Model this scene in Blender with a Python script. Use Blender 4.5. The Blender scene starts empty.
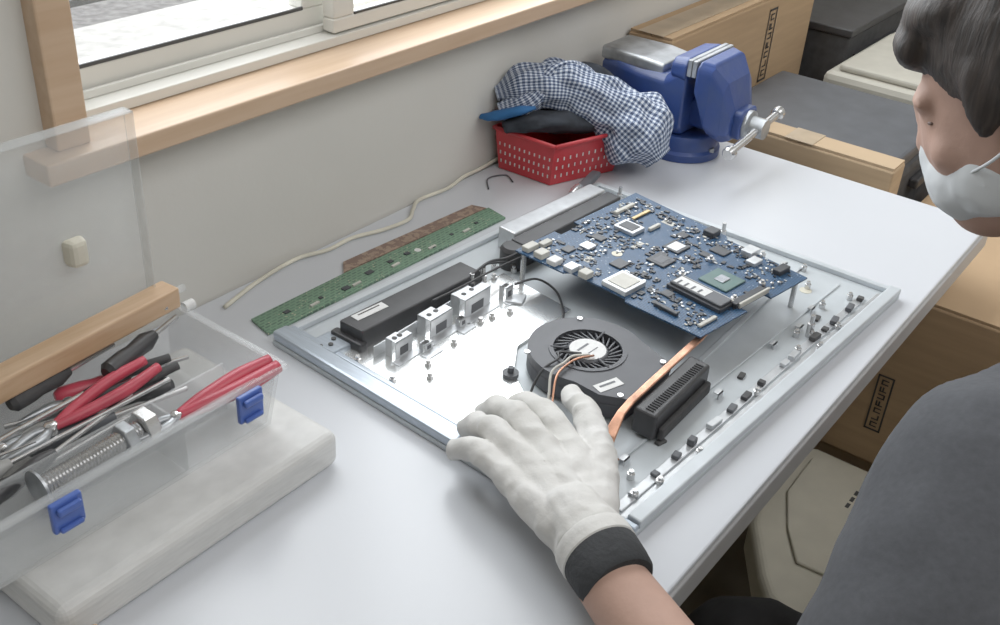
import bpy, bmesh, math, random
from mathutils import Vector, Matrix, Euler, noise
random.seed(7)
S=bpy.context.scene
COL=S.collection
V=Vector
# ------------------------------------------------------------ materials
def _nt(name):
    m=bpy.data.materials.new(name); m.use_nodes=True
    nt=m.node_tree; b=nt.nodes["Principled BSDF"]; o=nt.nodes["Material Output"]
    return m,nt,b,o
def mat(name,c,rough=.5,metal=0,var=.08,scale=30,bump=0,bscale=None,spec=.5,c2=None,coat=0,stretch=None,emit=0):
    m,nt,b,o=_nt(name)
    tc=nt.nodes.new("ShaderNodeTexCoord"); n=nt.nodes.new("ShaderNodeTexNoise"); n.inputs["Scale"].default_value=scale
    n.inputs["Detail"].default_value=4
    src=tc.outputs["Object"]
    if stretch:
        mp=nt.nodes.new("ShaderNodeMapping"); mp.inputs["Scale"].default_value=stretch
        nt.links.new(src,mp.inputs[0]); src=mp.outputs[0]
    nt.links.new(src,n.inputs["Vector"])
    r=nt.nodes.new("ShaderNodeValToRGB")
    c=tuple(c); d=c2 or tuple(max(0,x*(1-var*2)) for x in c)
    e=c if c2 else tuple(min(1,x*(1+var)) for x in c)
    r.color_ramp.elements[0].position=.3; r.color_ramp.elements[1].position=.7
    r.color_ramp.elements[0].color=(*d,1); r.color_ramp.elements[1].color=(*e,1)
    nt.links.new(n.outputs[0],r.inputs[0]); nt.links.new(r.outputs[0],b.inputs["Base Color"])
    b.inputs["Roughness"].default_value=rough; b.inputs["Metallic"].default_value=metal
    b.inputs["Specular IOR Level"].default_value=spec
    b.inputs["Coat Weight"].default_value=coat
    if bump:
        n2=nt.nodes.new("ShaderNodeTexNoise"); n2.inputs["Scale"].default_value=bscale or scale; n2.inputs["Detail"].default_value=5
        nt.links.new(src,n2.inputs["Vector"])
        bp=nt.nodes.new("ShaderNodeBump"); bp.inputs["Strength"].default_value=bump; bp.inputs["Distance"].default_value=.002
        nt.links.new(n2.outputs[0],bp.inputs["Height"]); nt.links.new(bp.outputs[0],b.inputs["Normal"])
    return m
def see_through(name,c,alpha,rough=.15):
    m,nt,b,o=_nt(name)
    b.inputs["Base Color"].default_value=(*c,1); b.inputs["Roughness"].default_value=rough
    t=nt.nodes.new("ShaderNodeBsdfTransparent"); mx=nt.nodes.new("ShaderNodeMixShader")
    n=nt.nodes.new("ShaderNodeTexNoise"); n.inputs["Scale"].default_value=14
    mr=nt.nodes.new("ShaderNodeMapRange"); mr.inputs[3].default_value=alpha*.85; mr.inputs[4].default_value=alpha*1.15
    nt.links.new(n.outputs[0],mr.inputs[0]); nt.links.new(mr.outputs[0],mx.inputs[0])
    nt.links.new(t.outputs[0],mx.inputs[1]); nt.links.new(b.outputs[0],mx.inputs[2]); nt.links.new(mx.outputs[0],o.inputs[0])
    return m
def wood(name,c1,c2,st=(2,30,30)):
    return mat(name,c1,.38,c2=c2,scale=3,stretch=st,bump=.05)
def sharp(name,c1,c2,scale,thr=.55,rough=.45,metal=0):
    m,nt,b,o=_nt(name)
    tc=nt.nodes.new("ShaderNodeTexCoord")
    n=nt.nodes.new("ShaderNodeTexNoise"); n.inputs["Scale"].default_value=scale; n.inputs["Detail"].default_value=6; nt.links.new(tc.outputs["Object"],n.inputs["Vector"])
    r=nt.nodes.new("ShaderNodeValToRGB"); r.color_ramp.elements[0].position=thr-.03; r.color_ramp.elements[1].position=thr+.03
    r.color_ramp.elements[0].color=(*c1,1); r.color_ramp.elements[1].color=(*c2,1)
    nt.links.new(n.outputs[0],r.inputs[0]); nt.links.new(r.outputs[0],b.inputs["Base Color"])
    b.inputs["Roughness"].default_value=rough; b.inputs["Metallic"].default_value=metal
    return m
def board_mat(name,base,light,pad,sc=95,thr=.17):
    m,nt,b,o=_nt(name)
    tc=nt.nodes.new("ShaderNodeTexCoord")
    br=nt.nodes.new("ShaderNodeTexBrick"); br.inputs["Scale"].default_value=sc; br.inputs["Mortar Size"].default_value=.06
    br.inputs["Color1"].default_value=(*base,1); br.inputs["Color2"].default_value=(*[x*.6 for x in base],1); br.inputs["Mortar"].default_value=(*light,1)
    vo=nt.nodes.new("ShaderNodeTexVoronoi"); vo.inputs["Scale"].default_value=230
    lt=nt.nodes.new("ShaderNodeMath"); lt.operation='LESS_THAN'; lt.inputs[1].default_value=thr
    n=nt.nodes.new("ShaderNodeTexNoise"); n.inputs["Scale"].default_value=40
    gt=nt.nodes.new("ShaderNodeMath"); gt.operation='GREATER_THAN'; gt.inputs[1].default_value=.5
    mu=nt.nodes.new("ShaderNodeMath"); mu.operation='MULTIPLY'
    mx=nt.nodes.new("ShaderNodeMixRGB"); mx.inputs[2].default_value=(*pad,1)
    for q in (br,vo,n): nt.links.new(tc.outputs["Object"],q.inputs["Vector"])
    nt.links.new(vo.outputs["Distance"],lt.inputs[0]); nt.links.new(n.outputs[0],gt.inputs[0])
    nt.links.new(lt.outputs[0],mu.inputs[0]); nt.links.new(gt.outputs[0],mu.inputs[1])
    nt.links.new(mu.outputs[0],mx.inputs[0]); nt.links.new(br.outputs[0],mx.inputs[1]); nt.links.new(mx.outputs[0],b.inputs["Base Color"])
    b.inputs["Roughness"].default_value=.42
    return m
def gingham(name):
    m,nt,b,o=_nt(name)
    tc=nt.nodes.new("ShaderNodeTexCoord"); sp=nt.nodes.new("ShaderNodeSeparateXYZ"); nt.links.new(tc.outputs["UV"],sp.inputs[0])
    outs=[]
    for i in (0,1):
        f=nt.nodes.new("ShaderNodeMath"); f.operation='FRACT'; g=nt.nodes.new("ShaderNodeMath"); g.operation='GREATER_THAN'; g.inputs[1].default_value=.45
        nt.links.new(sp.outputs[i],f.inputs[0]); nt.links.new(f.outputs[0],g.inputs[0]); outs.append(g)
    a=nt.nodes.new("ShaderNodeMath"); a.operation='ADD'; nt.links.new(outs[0].outputs[0],a.inputs[0]); nt.links.new(outs[1].outputs[0],a.inputs[1])
    h=nt.nodes.new("ShaderNodeMath"); h.operation='MULTIPLY'; h.inputs[1].default_value=.5; nt.links.new(a.outputs[0],h.inputs[0])
    r=nt.nodes.new("ShaderNodeValToRGB"); r.color_ramp.interpolation='CONSTANT'
    r.color_ramp.elements[0].color=(.64,.68,.74,1); r.color_ramp.elements[1].position=.8; r.color_ramp.elements[1].color=(.04,.06,.12,1)
    e=r.color_ramp.elements.new(.3); e.color=(.23,.28,.39,1)
    nt.links.new(h.outputs[0],r.inputs[0]); nt.links.new(r.outputs[0],b.inputs["Base Color"]); b.inputs["Roughness"].default_value=.9
    return m
M={}
M['wall']=mat("wall_paint",(.63,.615,.57),.8,var=.02,scale=4,bump=.08,bscale=120)
M['ceil']=mat("ceiling_paint",(.75,.75,.73),.9,var=.02)
M['floor']=mat("floor_vinyl",(.20,.175,.13),.5,var=.1,scale=12)
M['wood']=wood("sill_wood",(.61,.44,.30),(.53,.36,.23))
M['stick']=wood("stick_wood",(.60,.42,.27),(.46,.29,.16),(3,40,40))
M['frame']=mat("white_window_frame",(.69,.68,.63),.4,var=.03,scale=5)
M['gasket']=mat("dark_gasket",(.06,.06,.06),.6)
M['table']=mat("white_laminate",(.575,.595,.63),.27,var=.012,scale=3,spec=.5)
M['edge']=mat("table_edge_band",(.42,.42,.42),.4,var=.03)
M['steel_leg']=mat("grey_leg_paint",(.35,.35,.34),.45)
M['steel']=mat("zinc_sheet",(.49,.53,.555),.40,.10,var=.05,scale=25,bump=.02)
M['rail']=mat("bluish_aluminium",(.46,.52,.59),.3,.5,var=.05,scale=20,stretch=(30,2,2))
M['rim']=mat("light_rim_metal",(.56,.60,.63),.35,.2,var=.04,scale=30)
M['plate']=mat("polished_plate",(.90,.92,.92),.24,.85,var=.03,scale=10)
M['steel2']=mat("bright_bracket_metal",(.60,.62,.64),.32,.55,var=.06,scale=80)
M['chrome']=mat("chrome",(.62,.62,.62),.22,.8,var=.04)
M['black']=mat("black_plastic",(.04,.04,.043),.42,var=.15,scale=40)
M['blackm']=mat("matte_black",(.05,.05,.052),.75,var=.15,scale=60,bump=.2)
M['dgrey']=mat("dark_grey_plastic",(.085,.09,.10),.45,var=.08,scale=30,bump=.05)
M['fan']=mat("fan_charcoal_plastic",(.075,.078,.088),.5,var=.08,scale=30,bump=.05)
M['label']=mat("white_label",(.66,.66,.65),.5,var=.04,scale=200)
M['ink']=mat("black_ink",(.05,.045,.04),.7)
M['copper']=mat("copper",(.72,.37,.24),.38,.75,var=.28,scale=45,bump=.35,bscale=60)
M['mb']=board_mat("blue_circuit_board",(.010,.046,.112),(.026,.08,.165),(.24,.31,.38))
M['pcbg']=board_mat("green_circuit_board",(.11,.20,.135),(.15,.26,.17),(.40,.38,.27),60,.2)
M['pcbb']=sharp("brown_circuit_board",(.20,.13,.10),(.32,.23,.17),160,.52)
M['chip']=mat("chip_black",(.04,.043,.05),.4,var=.1,scale=100)
M['chipg']=mat("cpu_green",(.07,.14,.13),.35)
M['silicon']=mat("silicon_die",(.4,.42,.45),.15,.8)
M['ivory']=mat("ivory_connector",(.52,.51,.46),.5)
M['gold']=mat("gold_contact",(.5,.38,.2),.35,.9)
M['clear']=see_through("clear_plastic",(.80,.83,.84),.21,.15)
M['clear2']=see_through("clear_lid_plastic",(.70,.73,.73),.26,.3)
M['frost']=see_through("frosted_white_plastic",(.76,.76,.74),.74,.5)
M['blue']=mat("blue_latch",(.06,.12,.42),.35)
M['red']=mat("red_plastic",(.48,.05,.08),.4,var=.1)
M['redb']=mat("red_basket_plastic",(.55,.04,.05),.4,var=.05)
M['vise']=mat("blue_enamel",(.018,.05,.22),.38,c2=(.035,.065,.20),scale=35,bump=.25,bscale=90,coat=.15)
M['visem']=mat("machined_steel",(.42,.44,.46),.38,.7,var=.15,scale=50)
M['card']=mat("cardboard",(.43,.29,.165),.85,var=.05,scale=8,stretch=(1,1,12))
M['card2']=mat("cardboard_light",(.47,.34,.21),.85,var=.05,scale=8,stretch=(1,1,12))
M['card3']=mat("cardboard_orange",(.58,.36,.17),.85,var=.05,scale=8,stretch=(1,1,12))
M['tape']=mat("packing_tape",(.43,.33,.22),.3)
M['beige']=mat("beige_plastic",(.62,.59,.48),.45,var=.03)
M['beige2']=mat("grey_beige_plastic",(.42,.40,.34),.5,var=.04)
M['cable']=mat("cream_cable",(.66,.63,.52),.5)
M['check']=gingham("gingham_cloth")
M['dcloth']=mat("dark_cloth",(.025,.03,.04),.9,var=.3,scale=50,bump=.4)
M['bcloth']=mat("blue_cloth",(.02,.12,.32),.8)
M['glove']=mat("white_cotton",(.64,.63,.61),.9,c2=(.54,.53,.50),scale=22,bump=.7,bscale=90)
M['cuff']=mat("black_ribbed_cuff",(.03,.032,.035),.9,var=.2,scale=20,bump=.6,bscale=200)
M['skin']=mat("skin",(.46,.285,.22),.65,var=.06,scale=25,bump=.15,bscale=200)
M['shirt']=mat("charcoal_jersey",(.062,.065,.073),.95,var=.06,scale=200,bump=.3,bscale=60)
M['pants']=mat("black_trousers",(.025,.025,.027),.9,var=.2,scale=40,bump=.5)
M['hair']=mat("dark_hair",(.035,.026,.022),.6,var=.35,scale=18,stretch=(10,10,1.2),bump=.5,bscale=30)
M['mask']=mat("white_face_mask",(.62,.65,.67),.8,var=.03)
M['eye']=mat("eye_dark",(.14,.085,.065),.5)
M['asphalt']=mat("outdoor_ground",(.38,.365,.35),.9,var=.2,scale=25,bump=.3,bscale=40)
M['glass']=see_through("window_glass",(.9,.93,.95),.06,.03)
M['concrete']=mat("outdoor_concrete",(.36,.35,.33),.9,var=.14,scale=60)
# ------------------------------------------------------------ builders
def finish(name,me,m,parent=None,smooth=False,bevel=0,seg=2,sub=0):
    ob=bpy.data.objects.new(name,me); COL.objects.link(ob)
    if m is not None: me.materials.append(m)
    if smooth:
        for p in me.polygons: p.use_smooth=True
    if bevel:
        b=ob.modifiers.new("b","BEVEL"); b.width=bevel; b.segments=seg; b.limit_method='ANGLE'; b.angle_limit=math.radians(40)
    if parent is not None:
        ob.parent=parent; ob.matrix_parent_inverse=parent.matrix_world.inverted()
    return ob
def me_from(vs,fs):
    me=bpy.data.meshes.new("m"); me.from_pydata([tuple(v) for v in vs],[],fs); me.update()
    bm=bmesh.new(); bm.from_mesh(me); bmesh.ops.recalc_face_normals(bm,faces=bm.faces); bm.to_mesh(me); bm.free()
    return me
def boxvf(x0,x1,y0,y1,z0,z1):
    vs=[V((x,y,z)) for z in (z0,z1) for x,y in ((x0,y0),(x1,y0),(x1,y1),(x0,y1))]
    return vs,[(0,3,2,1),(4,5,6,7),(0,1,5,4),(1,2,6,5),(2,3,7,6),(3,0,4,7)]
def box(name,x0,x1,y0,y1,z0,z1,m,parent=None,bevel=0,rot=0,rx=0,seg=2):
    vs,fs=boxvf(x0,x1,y0,y1,z0,z1)
    c=V(((x0+x1)/2,(y0+y1)/2,(z0+z1)/2)); R=Euler((rx,0,rot)).to_matrix()
    vs=[c+R@(v-c) for v in vs]
    return finish(name,me_from(vs,fs),m,parent,bevel=bevel,seg=seg)
def multi(name,boxes,m,parent=None,bevel=0):
    vs=[];fs=[]
    for b in boxes:
        v,f=boxvf(*b); n=len(vs); vs+=v; fs+=[tuple(i+n for i in q) for q in f]
    return finish(name,me_from(vs,fs),m,parent,bevel=bevel)
def prism(name,poly,z0,z1,m,parent=None,bevel=0,seg=2):
    n=len(poly); za=z0 if isinstance(z0,(list,tuple)) else [z0]*n; zb=z1 if isinstance(z1,(list,tuple)) else [z1]*n
    vs=[V((p[0],p[1],za[i])) for i,p in enumerate(poly)]+[V((p[0],p[1],zb[i])) for i,p in enumerate(poly)]
    fs=[tuple(range(n))[::-1],tuple(range(n,2*n))]+[(i,(i+1)%n,n+(i+1)%n,n+i) for i in range(n)]
    return finish(name,me_from(vs,fs),m,parent,bevel=bevel,seg=seg)
def frame_of(d):
    d=d.normalized(); a=V((0,0,1)) if abs(d.z)<.95 else V((1,0,0))
    x=d.cross(a).normalized(); y=d.cross(x).normalized(); return x,y,d
def lathe_vf(p0,d,prof,n=24):
    x,y,d=frame_of(d); vs=[];fs=[]
    for s,r in prof:
        for k in range(n):
            a=2*math.pi*k/n; vs.append(p0+d*s+(x*math.cos(a)+y*math.sin(a))*max(r,1e-5))
    for i in range(len(prof)-1):
        for k in range(n): fs.append((i*n+k,i*n+(k+1)%n,(i+1)*n+(k+1)%n,(i+1)*n+k))
    fs.append(tuple(range(n))[::-1]); fs.append(tuple(range((len(prof)-1)*n,len(prof)*n)))
    return vs,fs
def lathe(name,p0,d,prof,m,parent=None,n=24,smooth=True,bevel=0):
    vs,fs=lathe_vf(V(p0),V(d),prof,n); ob=finish(name,me_from(vs,fs),m,parent,smooth=smooth,bevel=bevel)
    if smooth:
        e=ob.modifiers.new("e","EDGE_SPLIT"); e.split_angle=math.radians(35)
    return ob
def cyl(name,p0,p1,r,m,parent=None,n=20,r1=None):
    p0=V(p0);p1=V(p1); L=(p1-p0).length
    return lathe(name,p0,p1-p0,[(0,r),(L,r if r1 is None else r1)],m,parent,n)
def catmull(pts,k=8):
    P=[V(p) for p in pts]; P=[P[0]*2-P[1]]+P+[P[-1]*2-P[-2]]; out=[]
    for i in range(1,len(P)-2):
        for j in range(k):
            t=j/k; a,b,c,d=P[i-1],P[i],P[i+1],P[i+2]
            out.append(.5*((2*b)+(c-a)*t+(2*a-5*b+4*c-d)*t*t+(3*b-a-3*c+d)*t**3))
    out.append(P[-2]); return out
def tube(name,pts,r,m,parent=None,n=8,k=8,flat=1.0,uv=None,wob=0,seed=0):
    path=catmull(pts,k); N=len(path); rr=r if isinstance(r,(list,tuple)) else [r]*len(pts)
    vs=[];fs=[];prev=None;L=0;Ls=[]
    for i,p in enumerate(path):
        t=(path[min(i+1,N-1)]-path[max(i-1,0)]).normalized()
        if prev is None: x,y,_=frame_of(t)
        else:
            x=(prev-t*prev.dot(t)).normalized(); y=t.cross(x)
        prev=x
        if i: L+=(p-path[i-1]).length
        Ls.append(L)
        f=i/(N-1)*(len(rr)-1); a=int(min(f,len(rr)-2)); q=f-a; q=q*q*(3-2*q); rad=rr[a]*(1-q)+rr[a+1]*q
        for j in range(n):
            an=2*math.pi*j/n; w=1
            if wob: w=1+wob*noise.noise(V((math.cos(an)*2.2+seed,math.sin(an)*2.2,L*38)))+wob*.6*noise.noise(V((math.cos(an)*5+seed,math.sin(an)*5,L*14)))
            vs.append(p+(x*math.cos(an)+y*math.sin(an)*flat)*rad*w)
    for i in range(N-1):
        for j in range(n): fs.append((i*n+j,i*n+(j+1)%n,(i+1)*n+(j+1)%n,(i+1)*n+j))
    fs.append(tuple(range(n))[::-1]); fs.append(tuple(range((N-1)*n,N*n)))
    me=bpy.data.meshes.new("m"); me.from_pydata([tuple(v) for v in vs],[],fs)
    if uv:
        ul=me.uv_layers.new(name="UVMap")
        for p in me.polygons:
            for li,vi in zip(p.loop_indices,p.vertices):
                i,j=divmod(vi,n)
                if j==0 and len(p.vertices)==4 and any((w%n)==n-1 for w in p.vertices): j=n
                ul.data[li].uv=(Ls[i]*uv[0],j/n*uv[1])
    me.update()
    return finish(name,me,m,parent,smooth=True)
def ell(c,r,mtx=None,n=20):
    vs=[];fs=[]
    mtx=mtx or Matrix.Identity(3)
    for i in range(n//2+1):
        th=math.pi*i/(n//2)
        for j in range(n):
            a=2*math.pi*j/n; vs.append(V(c)+mtx@V((r[0]*math.sin(th)*math.cos(a),r[1]*math.sin(th)*math.sin(a),r[2]*math.cos(th))))
    for i in range(n//2):
        for j in range(n): fs.append((i*n+j,i*n+(j+1)%n,(i+1)*n+(j+1)%n,(i+1)*n+j))
    return vs,fs
def cap(p0,r0,p1,r1,n=16):
    p0=V(p0);p1=V(p1);d=p1-p0;L=d.length
    prof=[(-r0*math.cos(a),r0*math.sin(a)) for a in [math.pi/2*i/5 for i in range(6)]]
    prof+=[(L+r1*math.sin(a),r1*math.cos(a)) for a in [math.pi/2*i/5 for i in range(6)]]
    return lathe_vf(p0,d,prof,n)
def blob(name,parts,m,parent=None,voxel=.004,smooth=4,disp=0,dscale=30,seed=0):
    vs=[];fs=[]
    for v,f in parts:
        n=len(vs); vs+=v; fs+=[tuple(i+n for i in q) for q in f]
    me=bpy.data.meshes.new("t"); me.from_pydata([tuple(v) for v in vs],[],fs); me.update()
    bm=bmesh.new(); bm.from_mesh(me); bmesh.ops.remove_doubles(bm,verts=bm.verts,dist=1e-6); bmesh.ops.recalc_face_normals(bm,faces=bm.faces); bm.to_mesh(me); bm.free()
    ob=bpy.data.objects.new("t",me); COL.objects.link(ob)
    r=ob.modifiers.new("r","REMESH"); r.mode='VOXEL'; r.voxel_size=voxel
    s=ob.modifiers.new("s","SMOOTH"); s.factor=.6; s.iterations=smooth
    dg=bpy.context.evaluated_depsgraph_get(); dg.update()
    me2=bpy.data.meshes.new_from_object(ob.evaluated_get(dg)); bpy.data.objects.remove(ob)
    if disp:
        nn=[v.normal.copy() for v in me2.vertices]
        for v,nm in zip(me2.vertices,nn):
            p=v.co*dscale; v.co+=nm*disp*(1-2*abs(noise.noise(p+V((seed,0,0))))+.5*noise.noise(p*2.3))
    return finish(name,me2,m,parent,smooth=True)
def chain(pts,rs):
    return [cap(pts[i],rs[i],pts[i+1],rs[i+1]) for i in range(len(pts)-1)]
def empty(name,loc,label=None,cat=None,group=None):
    e=bpy.data.objects.new(name,None); e.location=loc; e.empty_display_size=.02; COL.objects.link(e)
    bpy.context.view_layer.update()
    if label: e["label"]=label; e["category"]=cat
    if group: e["group"]=group
    return e
def tag(o,label,cat,group=None):
    o["label"]=label; o["category"]=cat
    if group: o["group"]=group
    return o
def struct(o): o["kind"]="structure"; return o
def copies(src,offs,parent):
    for o in offs:
        c=src.copy(); c.parent=parent; c.location=src.location+V(o); COL.objects.link(c)
# ------------------------------------------------------------ room
YW=.803
def wallmesh(name,boxes,m): return struct(multi(name,boxes,m))
wallmesh("wall_north",[(-1.5,.485,YW,.93,-.7,1.7),(.485,2.35,YW,.93,-.7,.2),(.485,2.35,YW,.93,1.25,1.7),(2.35,4,YW,.93,-.7,1.7)],M['wall'])
struct(box("wall_east",4,4.1,-2.6,.93,-.7,1.7,M['wall']))
struct(box("wall_west",-1.6,-1.5,-2.6,.93,-.7,1.7,M['wall']))
struct(box("wall_south",-1.6,4.1,-2.7,-2.6,-.7,1.7,M['wall']))
struct(box("floor",-1.6,4.1,-2.7,.93,-.8,-.7,M['floor']))
struct(box("ceiling",-1.6,4.1,-2.7,.93,1.7,1.8,M['ceil']))
struct(box("trim_1",.43,2.4,.768,.835,.198,.218,M['wood'],bevel=.002))
struct(box("trim_2",.452,.484,.785,.86,.218,1.3,M['wood'],bevel=.002))
win=empty("window_1",(1.4,.87,.22)); win["kind"]="structure"
multi("window_frame",[(.487,2.33,.825,.925,.2185,.229),(.487,.505,.825,.925,.229,1.25),(2.31,2.33,.825,.925,.229,1.25),(.487,2.33,.825,.925,1.235,1.25),
   (.505,2.31,.847,.852,.229,.237),(.505,2.31,.88,.884,.229,.237)],M['frame'],win,bevel=.001)
multi("window_sash",[(.505,.84,.855,.878,.232,.256),(.505,.522,.855,.878,.256,1.235),(.80,.84,.855,.878,.256,1.235)],M['frame'],win,bevel=.002)
multi("window_sash",[(.82,2.31,.828,.846,.231,.247),(.82,.852,.828,.846,.247,1.235),(1.5,1.54,.828,.846,.247,1.235)],M['frame'],win,bevel=.002)
multi("gasket",[(.522,.80,.8545,.857,.2555,.259),(.522,.525,.8545,.857,.259,1.23),(.852,1.5,.8275,.83,.247,.2495)],M['gasket'],win)
box("window_glass",.522,.80,.864,.868,.256,1.235,M['glass'],win)
box("window_glass",.852,2.31,.835,.839,.247,1.235,M['glass'],win)
box("window_rail",.50,2.3,.93,.936,.285,.292,M['gasket'],win)
o=box("outdoor_ground",-6,14,1.3,20,-.9,-.85,M['asphalt']); struct(o); o.name="floor_outdoor"
o=box("trim_3",.3,2.6,.937,1.02,.19,.232,M['concrete']); struct(o)
# ------------------------------------------------------------ table
tb=empty("work_table",(.5,.5,-.7),"long white laminate work table with grey edge band under the window","table")
box("tabletop",-.45,1.4,.222,.80,-.006,0,M['table'],tb,bevel=.002)
box("table_edge_band",-.45,1.402,.2195,.80,-.034,-.0062,M['edge'],tb,bevel=.002)
box("apron",-.4,1.28,.25,.78,-.075,-.0345,M['steel_leg'],tb)
lg=box("leg",1.31,1.35,.50,.54,-.7,-.0345,M['steel_leg'],tb,bevel=.002)
copies(lg,[(0,.2,0),(-1.7,.2,0),(-1.7,-.2,0)],tb)
# ------------------------------------------------------------ chassis
ch=empty("computer_chassis",(.85,.46,0),"silver sheet-metal frame of a disassembled display computer","computer chassis")
A=(.588,.690);B=(1.121,.652);C=(1.120,.244);D=(.563,.273)
def q(s,t,z=0):
    a=V(A)*(1-s)+V(B)*s; b=V(D)*(1-s)+V(C)*s; p=a*(1-t)+b*t; return (p.x,p.y,z) if z is not None else (p.x,p.y)
def qp(pts): return [q(s,t,None) for s,t in pts]
prism("chassis_pan",[A,B,C,D],.0005,.006,M['steel'],ch,bevel=.001)
prism("front_rail",qp([(0,0),(.035,0),(.04,1),(0,1)]),.006,.017,M['rail'],ch,bevel=.003)
prism("front_rail",qp([(.04,.0),(.052,0),(.057,1),(.045,1)]),.006,.012,M['rail'],ch,bevel=.0015)
prism("side_flange",qp([(.05,0),(1,0),(1,.018),(.05,.018)]),.006,.012,M['rim'],ch,bevel=.001)
prism("end_flange",qp([(.985,.018),(1,.018),(1,1),(.985,1)]),.006,.012,M['rim'],ch,bevel=.001)
prism("side_flange",qp([(.06,.968),(1,.968),(1,1),(.06,1)]),.006,.014,M['rim'],ch,bevel=.0015)
prism("side_step",qp([(.06,.950),(.97,.950),(.97,.967),(.06,.967)]),.006,.008,M['steel2'],ch,bevel=.001)
prism("port_strip",qp([(.07,.925),(.93,.920),(.93,.942),(.07,.947)]),.006,.008,M['steel2'],ch,bevel=.0008)
prism("polished_plate",[(.612,.625),(.600,.43),(.665,.425),(.70,.475),(.74,.50),(.80,.50),(.835,.50),(.848,.60)],.006,.009,M['plate'],ch,bevel=.0008)
prism("corner_plate",[(.598,.655),(.63,.652),(.628,.62),(.596,.622)],.006,.014,M['rail'],ch,bevel=.002)
for k in range(3): lathe("corner_screw",(.603+.009*k,.638-.005*(k%2),.014),(0,0,1),[(0,.0025),(.0015,.0025)],M['gasket'],ch,10)
prism("ridge",qp([(.50,.77),(.96,.72),(.96,.735),(.50,.785)]),.006,.0085,M['steel'],ch,bevel=.001)
prism("ridge",qp([(.12,.85),(.95,.85),(.95,.857),(.12,.857)]),.006,.0078,M['steel'],ch,bevel=.0008)
prism("hinge_block",[(1.065,.655),(1.13,.668),(1.133,.655),(1.068,.640)],.0135,.022,M['dgrey'],ch,bevel=.003)
lathe("hinge_end",(1.062,.648,.018),(1,.2,0),[(-.012,.006),(.0,.0085),(.010,.0085)],M['chrome'],ch,14)
def bar(nm,poly,z0,z1,m,**k): return prism(nm,poly,z0,z1,m,ch,**k)
bar("speaker_bar",[(.632,.641),(.806,.629),(.804,.598),(.632,.609)],.006,.030,M['black'],bevel=.002)
bar("speaker_end",[(.626,.648),(.636,.648),(.636,.606),(.626,.606)],.006,.018,M['black'],bevel=.002)
bar("paper_label",[(.644,.637),(.684,.633),(.683,.622),(.643,.626)],.0302,.0306,M['label'])
bar("paper_label_print",[(.650,.6335),(.678,.6310),(.678,.6295),(.650,.632)],.0307,.0309,M['ink'])
bar("speaker_bar",[(.880,.616),(1.065,.604),(1.062,.582),(.878,.592)],.006,.034,M['black'],bevel=.002)
bar("silver_cover",[(.895,.645),(1.068,.632),(1.066,.607),(.892,.619)],.006,.034,M['steel2'],bevel=.002)
lathe("speaker_cap",(.872,.606,.006),(0,0,1),[(0,.015),(.022,.015),(.026,.012)],M['black'],ch)
def bracket(x,y,w,h,dp,lean=.0):
    t=.0012
    b=[(x,x+w,y,y+t,.009,h),(x,x+w*.62,y,y+dp,h-t,h),(x+w*.62,x+w,y,y+dp*.55,h-t,h),(x,x+t,y+dp*.4,y+dp,.009,h),(x-.006,x+w+.004,y-.010,y,.009,.0102)]
    multi("mounting_bracket",b,M['steel2'],ch,bevel=.0004)
    for i in range(2):
        lathe("bracket_hole",(x+w*(.22+.30*i),y+dp*.5,h+.0001),(0,0,1),[(0,.0028),(.0003,.0028)],M['gasket'],ch,12)
    multi("bracket_slot",[(x+w*.25,x+w*.72,y-.0004,y-.0001,.012,.012+(h-.009)*.45)],M['dgrey'],ch)
bracket(.640,.573,.024,.029,.014); bracket(.690,.572,.034,.031,.018); bracket(.742,.570,.042,.032,.020)
bracket(.668,.560,.012,.018,.008); bracket(.802,.562,.012,.024,.010); bracket(.726,.563,.010,.019,.006)
multi("bracket_rail",[(.63,.80,.5920,.5932,.009,.021)],M['steel2'],ch)
prism("square_plate",[(.797,.560),(.815,.566),(.823,.550),(.805,.543)],.009,.012,M['steel2'],ch,bevel=.001)
sc_prof=[(0,.0035),(.006,.0035),(.0062,.0022),(.009,.0022)]
scr0=lathe("standoff",(.955,.297,.006),(0,0,1),sc_prof,M['chrome'],ch,10)
for x,y in [(.927,.283),(.963,.283),(.613,.553),(1.10,.521),(1.069,.284),(.998,.269),(.948,.268),(.626,.295),(.654,.287),(.712,.280),(.830,.282),(.785,.544),(.749,.555),(.640,.530),(1.09,.40),(1.095,.35),(1.08,.57),(.615,.60),(1.085,.62),(.83,.60),(.85,.615),(.86,.595),(1.03,.30),(1.06,.33),(.645,.31),(.765,.552),(.655,.545),(.70,.55)]:
    c=scr0.copy(); c.location=scr0.location+V((x-.955,y-.297,0)); COL.objects.link(c)
tall=lathe("tall_standoff",(1.092,.455,.006),(0,0,1),[(0,.004),(.016,.004),(.0162,.0025),(.026,.0025)],M['chrome'],ch,10)
for x,y in [(1.05,.625),(1.03,.635),(.81,.60),(.79,.60),(1.09,.60),(.965,.287)]:
    c=tall.copy(); c.location=tall.location+V((x-1.092,y-.455,0)); COL.objects.link(c)
for i in range(15):
    s=.12+.81*i/14+random.uniform(-.02,.02); x,y,_=q(s,.935)
    w=random.uniform(.003,.009); mm=random.choice([M['steel2'],M['black'],M['gasket'],M['steel2'],M['dgrey']])
    box("port_shield",x-w,x+w,y-.0035,y+.0035,.0081,.0105+random.random()*.005,mm,ch,bevel=.001,rot=random.uniform(-.15,.15))
for s,t in ((.42,.89),(.63,.88),(.80,.87),(.93,.70),(.94,.5),(.16,.87),(.72,.89)):
    x,y,_=q(s,t); multi("clip",[(x,x+.009,y,y+.0012,.006,.012),(x,x+.009,y,y+.006,.011,.012)],M['steel2'],ch)
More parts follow.
